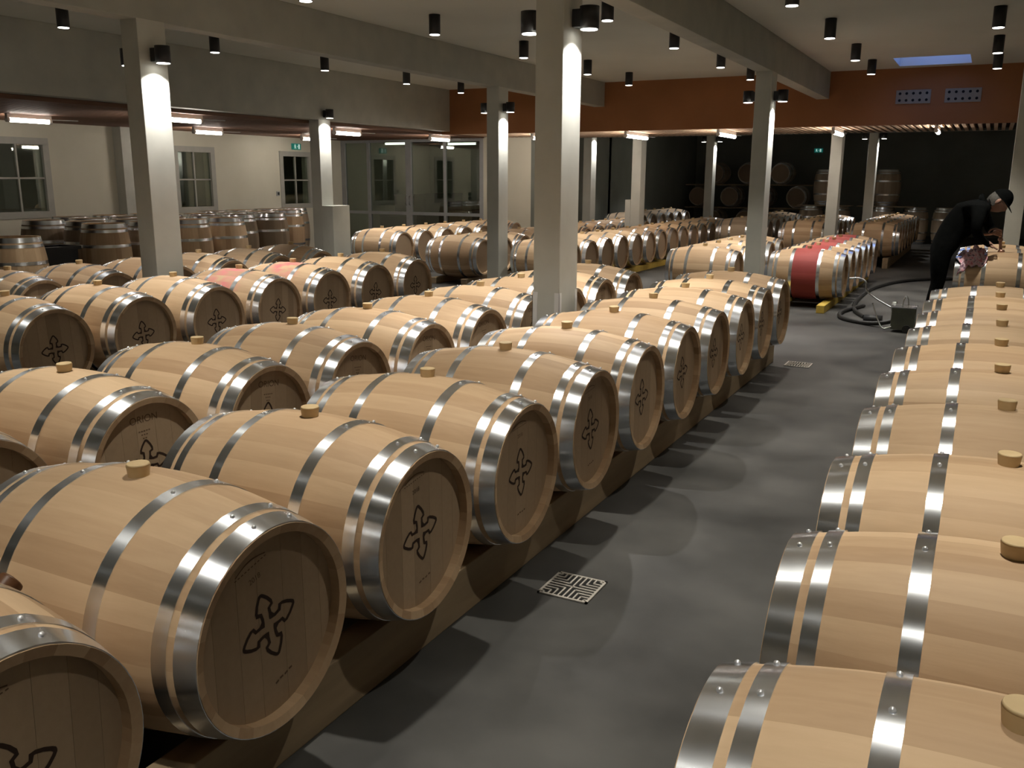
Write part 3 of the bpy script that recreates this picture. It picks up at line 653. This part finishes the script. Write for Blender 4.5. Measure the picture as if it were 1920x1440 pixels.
# exit signs
def exit_sign(loc, rz, label, s=1.0):
    e = empty('exit_sign', loc, rz); tag(e, label, 'sign', 'green exit signs')
    obj('sign_box', boxm(-0.16*s, 0.16*s, -0.05, 0, -0.08*s, 0.08*s, 0.004), M['sign_green'], e)
    bm = bmesh.new(); q = -0.052                       # running figure and doorway pictogram
    cyl(bm, (-0.075*s, q, 0.045*s), 0.014*s, 0.002, 12, 'Y')
    for (a, b, wd) in (((-0.08, 0.03), (-0.075, -0.01), 0.012), ((-0.075, -0.01), (-0.045, -0.035), 0.008), ((-0.045, -0.035), (-0.05, -0.06), 0.007), ((-0.078, -0.01), (-0.10, -0.05), 0.008), ((-0.08, 0.025), (-0.045, 0.01), 0.006), ((-0.08, 0.025), (-0.11, 0.005), 0.006), ((0.0, 0.0), (0.035, 0.0), 0.007)):
        a, b = Vector(a)*s, Vector(b)*s; d = (b-a).normalized(); nn = Vector((-d.y, d.x))*wd*s
        bm.faces.new([bm.verts.new((p.x, q, p.y)) for p in (a-nn, b-nn, b+nn, a+nn)])
    obj('running_figure', bm, M['sign_white'], e)
    bm = bmesh.new(); box(bm, 0.05*s, 0.11*s, q, q+0.002, -0.06*s, 0.06*s); obj('doorway_mark', bm, M['sign_white'], e)
exit_sign((XW, 16.36, 2.33), PI/2, 'green exit sign above the left wall window', 0.85)
exit_sign((-4.95, YF, 2.54), 0, 'small green exit sign on the dark far wall', 0.75)
# switch and horns on the left wall
e = empty('wall_switch', (XW, 15.70, 1.29)); tag(e, 'small dark switch left of the exit sign window', 'switch')
obj('switch_plate', boxm(0, 0.02, -0.05, 0.05, -0.05, 0.05, 0.004), M['frame_grey'], e); obj('rocker', boxm(0.02, 0.028, -0.025, 0.03, -0.03, 0.03, 0.003), M['black'], e)
for z, lab in ((1.17, 'upper'), (1.04, 'lower')):
    e = empty('wall_socket', (XW, 11.90, z)); tag(e, '%s round black socket beside the concrete pilaster' % lab, 'socket', 'round black sockets')
    bm = bmesh.new(); cyl(bm, (0, 0, 0), 0.058, 0.05, 20, 'X'); obj('socket_body', bm, M['black'], e)
    bm = bmesh.new(); cyl(bm, (0.05, 0, 0), 0.04, 0.012, 20, 'X', 0.034); obj('socket_lid', bm, M['plastic'], e)
# black bin beside the lone upright barrel
bm = bmesh.new(); vs = box(bm, -0.2, 0.2, -0.26, 0.26, 0, 0.72)
for i in range(4): vs[i].co.x *= 0.86; vs[i].co.y *= 0.86
e = empty('plastic_bin', (-10.95, 7.72, 0)); tag(e, 'black plastic bin right of the lone upright barrel', 'bin')
bmesh.ops.bevel(bm, geom=bm.edges[:], offset=0.015, segments=2, affect='EDGES'); obj('bin_body', bm, M['plastic'], e)
bm = bmesh.new()
for q in ((-0.225, 0.225, -0.285, -0.25), (-0.225, 0.225, 0.25, 0.285), (-0.225, -0.19, -0.25, 0.25), (0.19, 0.225, -0.25, 0.25)): box(bm, *q, 0.70, 0.745)
obj('bin_rim', bm, M['plastic'], e)
# things in the room behind the glass
def crate(x, y, z, sx, sy, sz, m, label, lid=True):
    e = empty('storage_box', (x, y, z)); tag(e, label, 'box', 'boxes behind the glass partition')
    obj('box_body', boxm(-sx/2, sx/2, -sy/2, sy/2, 0, sz-0.04, 0.008), M[m], e); obj('box_lid', boxm(-sx/2-0.01, sx/2+0.01, -sy/2-0.01, sy/2+0.01, sz-0.04, sz, 0.006), M[m], e)
crate(-13.0, 19.0, 0, 1.1, 0.7, 0.75, 'plastic', 'wide black case behind the partition left of the doors'); crate(-12.75, 19.0, 0.75, 0.75, 0.6, 0.50, 'plastic', 'black case on top of the wide one behind the glass')
crate(-12.0, 19.2, 0, 0.7, 0.6, 1.28, 'plastic', 'tall black cabinet behind the partition doors'); crate(-11.3, 19.0, 0, 0.55, 0.5, 0.88, 'card', 'brown cardboard box behind the right glass pane')
crate(-10.7, 19.1, 0, 0.6, 0.5, 0.92, 'plastic', 'black case behind the rightmost glass pane')
# hoses, pump trolley
def hose(pts, r, label):
    bm = bmesh.new(); tube(bm, spline(pts, 10), r, 10); o = obj('rubber_hose', bm, M['rubber']); tag(o, label, 'hose', 'black hoses on the floor'); return o
hose([(-1.22, 11.55, 0.025), (-1.42, 12.2, 0.025), (-1.50, 13.2, 0.025), (-1.48, 14.6, 0.025), (-1.25, 15.8, 0.025), (-0.9, 16.5, 0.025), (-0.35, 16.9, 0.025), (0.5, 17.1, 0.025)], 0.026, 'black hose curving across the floor behind the person')
hose([(-1.35, 12.6, 0.025), (-1.52, 11.9, 0.025), (-1.45, 11.35, 0.025), (-1.15, 11.05, 0.025), (-0.93, 10.95, 0.06), (-0.82, 10.95, 0.10)], 0.026, 'black hose running from the red barrels to the pump')
hose([(-0.62, 10.9, 0.08), (-0.45, 10.85, 0.03), (-0.2, 11.0, 0.025), (-0.05, 11.05, 0.025), (0.2, 11.0, 0.025)], 0.022, 'short black hose from the pump toward the right row')
e = empty('pump_trolley', (-0.72, 10.8, 0)); tag(e, 'small steel pump trolley standing in the aisle', 'pump')
obj('pump_box', boxm(-0.13, 0.11, -0.12, 0.14, 0.03, 0.27, 0.01), M['box_green'], e)
obj('top_plate', boxm(-0.14, 0.12, -0.13, 0.15, 0.27, 0.282, 0.003), M['inox'], e)
bm = bmesh.new(); tube(bm, spline([(-0.03, 0.0, 0.28), (-0.02, 0.0, 0.36), (0.0, 0.0, 0.39), (0.02, 0.0, 0.36), (0.03, 0.0, 0.28)], 5), 0.007, 8); obj('carry_handle', bm, M['inox'], e)
bm = bmesh.new(); tube(bm, spline([(-0.12, 0.02, 0.24), (-0.30, 0.04, 0.33), (-0.42, 0.05, 0.42), (-0.44, 0.05, 0.52), (-0.52, 0.06, 0.56), (-0.62, 0.06, 0.55)], 6), 0.010, 8); obj('push_bar', bm, M['inox'], e)
bm = bmesh.new(); tube(bm, spline([(-0.34, -0.05, 0.30), (-0.26, -0.12, 0.12), (-0.20, -0.16, 0.04), (-0.12, -0.12, 0.06)], 6), 0.008, 8); obj('stand_leg', bm, M['inox'], e)
for yy in (-0.15, 0.15):
    bm = bmesh.new(); cyl(bm, (0.04, yy-0.012, 0.045), 0.045, 0.024, 20, 'Y'); obj('wheel', bm, M['rubber'], e)
bm = bmesh.new(); cyl(bm, (-0.46, 0.35, 0.055), 0.055, 0.2, 20, 'X'); bm2 = obj('motor', bm, M['plastic'], e)
bm = bmesh.new(); cyl(bm, (-0.13, 0.20, 0.20), 0.03, 0.10, 14, 'Z'); obj('valve', bm, M['inox'], e)

# ------------------------------------------------------------------ person bending over the barrel
def build_person():
    J = []; E_ = []; idx = {}
    def j(n, p, r, par=None):
        idx[n] = len(J); J.append((p, r)); 
        if par is not None: E_.append((idx[par], idx[n]))
    Y = 11.56
    j('pelvis', (-0.44, Y, 0.95), (0.125, 0.16)); j('waist', (-0.35, Y, 1.10), (0.125, 0.15), 'pelvis'); j('chest', (-0.21, Y, 1.26), (0.14, 0.17), 'waist')
    j('upper', (-0.11, Y, 1.355), (0.115, 0.15), 'chest'); j('neck0', (-0.02, Y, 1.40), (0.07, 0.07), 'upper'); j('neck', (0.03, Y, 1.42), (0.055, 0.055), 'neck0')
    for s, nm in ((-1, 'a'), (1, 'b')):
        j('hip'+nm, (-0.45, Y+s*0.095, 0.86), (0.105, 0.10), 'pelvis'); j('thigh'+nm, (-0.455, Y+s*0.105, 0.68), (0.088, 0.085), 'hip'+nm)
        j('knee'+nm, (-0.45, Y+s*0.11, 0.49), (0.066, 0.062), 'thigh'+nm); j('calf'+nm, (-0.48, Y+s*0.11, 0.34), (0.062, 0.058), 'knee'+nm)
        j('ankle'+nm, (-0.52, Y+s*0.11, 0.10), (0.05, 0.045), 'calf'+nm); j('heel'+nm, (-0.53, Y+s*0.11, 0.045), (0.045, 0.042), 'ankle'+nm); j('toe'+nm, (-0.38, Y+s*0.12, 0.036), (0.036, 0.045), 'heel'+nm)
    j('sha', (-0.11, Y-0.19, 1.32), (0.075, 0.075), 'upper'); j('uaa', (-0.11, Y-0.25, 1.22), (0.060, 0.060), 'sha'); j('ela', (-0.12, Y-0.27, 1.10), (0.05, 0.05), 'uaa')
    j('faa', (-0.07, Y-0.22, 1.03), (0.044, 0.044), 'ela'); j('wra', (-0.02, Y-0.16, 0.985), (0.032, 0.032), 'faa'); j('pala', (0.025, Y-0.11, 0.955), (0.030, 0.036), 'wra')
    j('shb', (-0.10, Y+0.19, 1.32), (0.075, 0.075), 'upper'); j('uab', (-0.03, Y+0.25, 1.20), (0.058, 0.058), 'shb'); j('elb', (0.03, Y+0.28, 1.09), (0.048, 0.048), 'uab')
    j('fab', (0.06, Y+0.22, 1.08), (0.042, 0.042), 'elb'); j('wrb', (0.075, Y+0.15, 1.075), (0.031, 0.031), 'fab'); j('palb', (0.08, Y+0.105, 1.075), (0.030, 0.034), 'wrb')
    for k in range(4):                                    # hand a: fingers spread flat on the barrel; hand b: closed round the lance
        t = (k-1.5)*0.02; ln = (0.9, 1.05, 1.0, 0.8)[k]
        j('fa%d' % k, (0.055+0.012*ln, Y-0.10+t, 0.930), (0.009, 0.009), 'pala'); j('ga%d' % k, (0.085+0.012*ln, Y-0.088+t*1.2, 0.912), (0.0085, 0.0085), 'fa%d' % k); j('ha%d' % k, (0.10+0.02*ln, Y-0.08+t*1.3, 0.896), (0.008, 0.008), 'ga%d' % k)
        z = 1.075-(k-1.5)*0.019
        j('fb%d' % k, (0.097, Y+0.07, z), (0.009, 0.009), 'palb'); j('gb%d' % k, (0.128, Y+0.075, z-0.004), (0.0085, 0.0085), 'fb%d' % k); j('hb%d' % k, (0.138, Y+0.108, z-0.006), (0.008, 0.008), 'gb%d' % k)
    j('ta', (0.045, Y-0.15, 0.935), (0.010, 0.010), 'pala'); j('tb_', (0.075, Y-0.145, 0.915), (0.009, 0.009), 'ta')
    j('tb', (0.105, Y+0.135, 1.09), (0.010, 0.010), 'palb'); j('tb2', (0.135, Y+0.135, 1.085), (0.009, 0.009), 'tb')
    me = bpy.data.meshes.new('body'); me.from_pydata([p for p, _ in J], E_, []); o = bpy.data.objects.new('body', me); COL.objects.link(o)
    sm = o.modifiers.new('skin', 'SKIN'); sm.use_smooth_shade = True
    for i, (_, r) in enumerate(J): me.skin_vertices[0].data[i].radius = [q*(1.2 if q > 0.04 else 1.08) for q in r]; me.skin_vertices[0].data[i].use_root = (i == 0)
    ss = o.modifiers.new('sub', 'SUBSURF'); ss.levels = 2; ss.render_levels = 2
    dg = bpy.context.evaluated_depsgraph_get(); dg.update(); bme = bpy.data.meshes.new_from_object(o.evaluated_get(dg)); bpy.data.objects.remove(o)
    # head, facing +X and bowed
    HM_ = Matrix.Translation((0.075, Y, 1.425)) @ Matrix.Rotation(math.radians(48), 4, 'Y') @ Matrix.Scale(1.16, 4)
    bm = bmesh.new(); bm.from_mesh(bme)
    hands = [Vector(J[idx[n]][0]) for n in ('pala', 'palb')]; wr = [Vector(J[idx[n]][0]) for n in ('wra', 'wrb')]
    for f in bm.faces:
        c = f.calc_center_median(); f.smooth = True
        sk = min((c-h).length for h in hands) < min((c-h).length for h in wr)*0.9 and min((c-h).length for h in hands) < 0.12
        sk = sk or (c.x > 0.0 and c.z > 1.36 and abs(c.y-Y) < 0.09)
        f.material_index = 1 if sk else 0
    r = bmesh.ops.create_uvsphere(bm, u_segments=28, v_segments=20, radius=1)
    for v in r['verts']:
        x, y, z = v.co
        jaw = 1-0.26*max(0, -z)**1.5; px = x*0.095*(1-0.10*max(0, -z)); py = y*0.074*jaw; pz = z*0.118
        if x > 0.6: px += 0.020*math.exp(-((y/0.16)**2)-((z+0.12)/0.20)**2) + 0.008*math.exp(-((y/0.3)**2)-((z+0.52)/0.12)**2) + 0.006*math.exp(-((y/0.3)**2)-((z+0.85)/0.15)**2) - 0.010*(math.exp(-(((abs(y)-0.36)/0.16)**2)-((z-0.08)/0.12)**2))
        v.co = HM_ @ Vector((px, py, pz))
    for f in {f for v in r['verts'] for f in v.link_faces}: f.material_index = 1; f.smooth = True
    for s in (-1, 1):
        r = bmesh.ops.create_uvsphere(bm, u_segments=12, v_segments=8, radius=1)
        for v in r['verts']: v.co = HM_ @ Vector((-0.005+v.co.x*0.020, s*0.074+v.co.y*0.010, -0.005+v.co.z*0.032))
        for f in {f for v in r['verts'] for f in v.link_faces}: f.material_index = 1; f.smooth = True
    root = empty('person', (-0.47, Y, 0)); tag(root, 'person in dark clothes and cap bending over a barrel at the right', 'person')
    T = Matrix.Translation((0.47, -Y, 0)); bm.transform(T)
    m = bpy.data.meshes.new('body'); bm.to_mesh(m); bm.free(); m.materials.append(M['cloth']); m.materials.append(M['skin'])
    obj('body', m, None, root)
    def shell(name, mt, fn, seg=28, rng=16):
        b = bmesh.new(); r = bmesh.ops.create_uvsphere(b, u_segments=seg, v_segments=rng, radius=1)
        for v in list(r['verts']):
            q = fn(*v.co)
            if q is None: b.verts.remove(v)
            else: v.co = T @ (HM_ @ Vector(q))
        for f in b.faces: f.smooth = True
        return obj(name, b, mt, root)
    cap = shell('cap', M['cloth'], lambda x, y, z: None if z < 0.15 else (x*0.104, y*0.083, z*0.128+0.004))
    b = bmesh.new(); n = 14                                # visor
    top, bot, tin, bin_ = [], [], [], []
    for i in range(n+1):
        a = -PI/2*0.86 + PI*0.86*i/n; cx, cy = math.cos(a), math.sin(a)
        for lst, k, dz in ((top, 1.0, 0.0), (bot, 1.0, -0.005), (tin, 0.0, 0.006), (bin_, 0.0, 0.001)):
            p = Vector((0.086*cx+0.075*k*max(cx, 0)**0.6, (0.080+0.0*k)*cy, 0.036+dz-0.018*k*cx)); lst.append(b.verts.new(T @ (HM_ @ p)))
    for i in range(n):
        b.faces.new((tin[i], tin[i+1], top[i+1], top[i])); b.faces.new((top[i], top[i+1], bot[i+1], bot[i])); b.faces.new((bot[i], bot[i+1], bin_[i+1], bin_[i]))
    obj('cap_visor', b, M['cloth'], root)
    shell('hair', M['hair'], lambda x, y, z: None if (x > 0.12 or z > 0.55 or z < -0.62) else (x*0.101, y*0.079, z*0.122))
    hood = bmesh.new()
    pts = [(-0.075, Y-0.085, 1.40), (-0.10, Y-0.06, 1.45), (-0.10, Y, 1.475), (-0.10, Y+0.06, 1.45), (-0.075, Y+0.085, 1.40)]
    tube(hood, spline(pts, 6), [0.03]*25, 10); hood.transform(T); obj('collar', hood, M['cloth'], root)
    b = bmesh.new(); b.faces.new([b.verts.new(T @ Vector(p)) for p in ((-0.085, Y-0.262, 1.235), (-0.052, Y-0.262, 1.235), (-0.062, Y-0.248, 1.275), (-0.075, Y-0.250, 1.27))]); obj('badge', b, M['white'], root)
    b = bmesh.new(); tube(b, [T @ (HM_ @ Vector(p)) for p in ((0.0, -0.082, 0.015), (0.08, -0.078, 0.012), (0.098, -0.05, 0.008))], 0.0025, 6); obj('spectacle_arm', b, M['inox'], root)
build_person()
# pink cloth on the barrel
bm = bmesh.new(); n = 18; gv = []
for i in range(n+1):
    for k in range(n+1):
        u, v = i/n-0.5, k/n-0.5
        x = -0.12+u*0.26; y = 11.50+v*0.24
        rr = prof(min(max(x-0.18, -0.47), 0.47)); zb = ZN+math.sqrt(max(rr*rr-(y-11.66)**2, 0.0))
        fold = 0.022*math.sin(u*19+v*6)+0.016*math.sin(v*23-u*8)+0.11*math.exp(-((u-0.1)**2+(v+0.1)**2)*16)
        gv.append(bm.verts.new((x+0.02*math.sin(v*14), y, zb+0.030+max(fold, -0.018))))
for i in range(n):
    for k in range(n):
        f = bm.faces.new((gv[i*(n+1)+k], gv[(i+1)*(n+1)+k], gv[(i+1)*(n+1)+k+1], gv[i*(n+1)+k+1])); f.smooth = True
o = obj('cleaning_cloth', bm, M['pink']); tag(o, 'crumpled pink checked cloth under the hand on the barrel', 'cloth')
o.modifiers.new('thickness', 'SOLIDIFY').thickness = 0.004
# racking lance standing in the bung hole
e = empty('racking_lance', (0.16, 11.66, ZN+RB)); tag(e, 'copper coloured racking lance standing in the barrel bung hole', 'lance')
bm = bmesh.new(); tube(bm, [(0.0, 0, -0.004), (-0.012, 0, 0.05), (-0.035, 0, 0.25)], 0.017, 14); obj('pipe', bm, M['copper'], e)
bm = bmesh.new(); cyl(bm, (0, 0, -0.004), 0.038, 0.03, 20, 'Z', 0.03); obj('bung_collar', bm, M['copper'], e)
bm = bmesh.new(); cyl(bm, (-0.022, 0, 0.125), 0.026, 0.028, 18); obj('pipe_joint', bm, M['copper'], e)
bm = bmesh.new(); tube(bm, spline([(-0.035, 0, 0.24), (-0.06, -0.01, 0.235), (-0.12, -0.03, 0.20), (-0.20, -0.05, 0.19)], 5), 0.014, 12); obj('inlet_pipe', bm, M['copper'], e)
bm = bmesh.new(); tube(bm, spline([(-0.04, 0, 0.245), (-0.08, -0.01, 0.26), (-0.13, -0.02, 0.245), (-0.15, -0.03, 0.215)], 5), 0.008, 10); obj('valve_lever', bm, M['copper'], e)
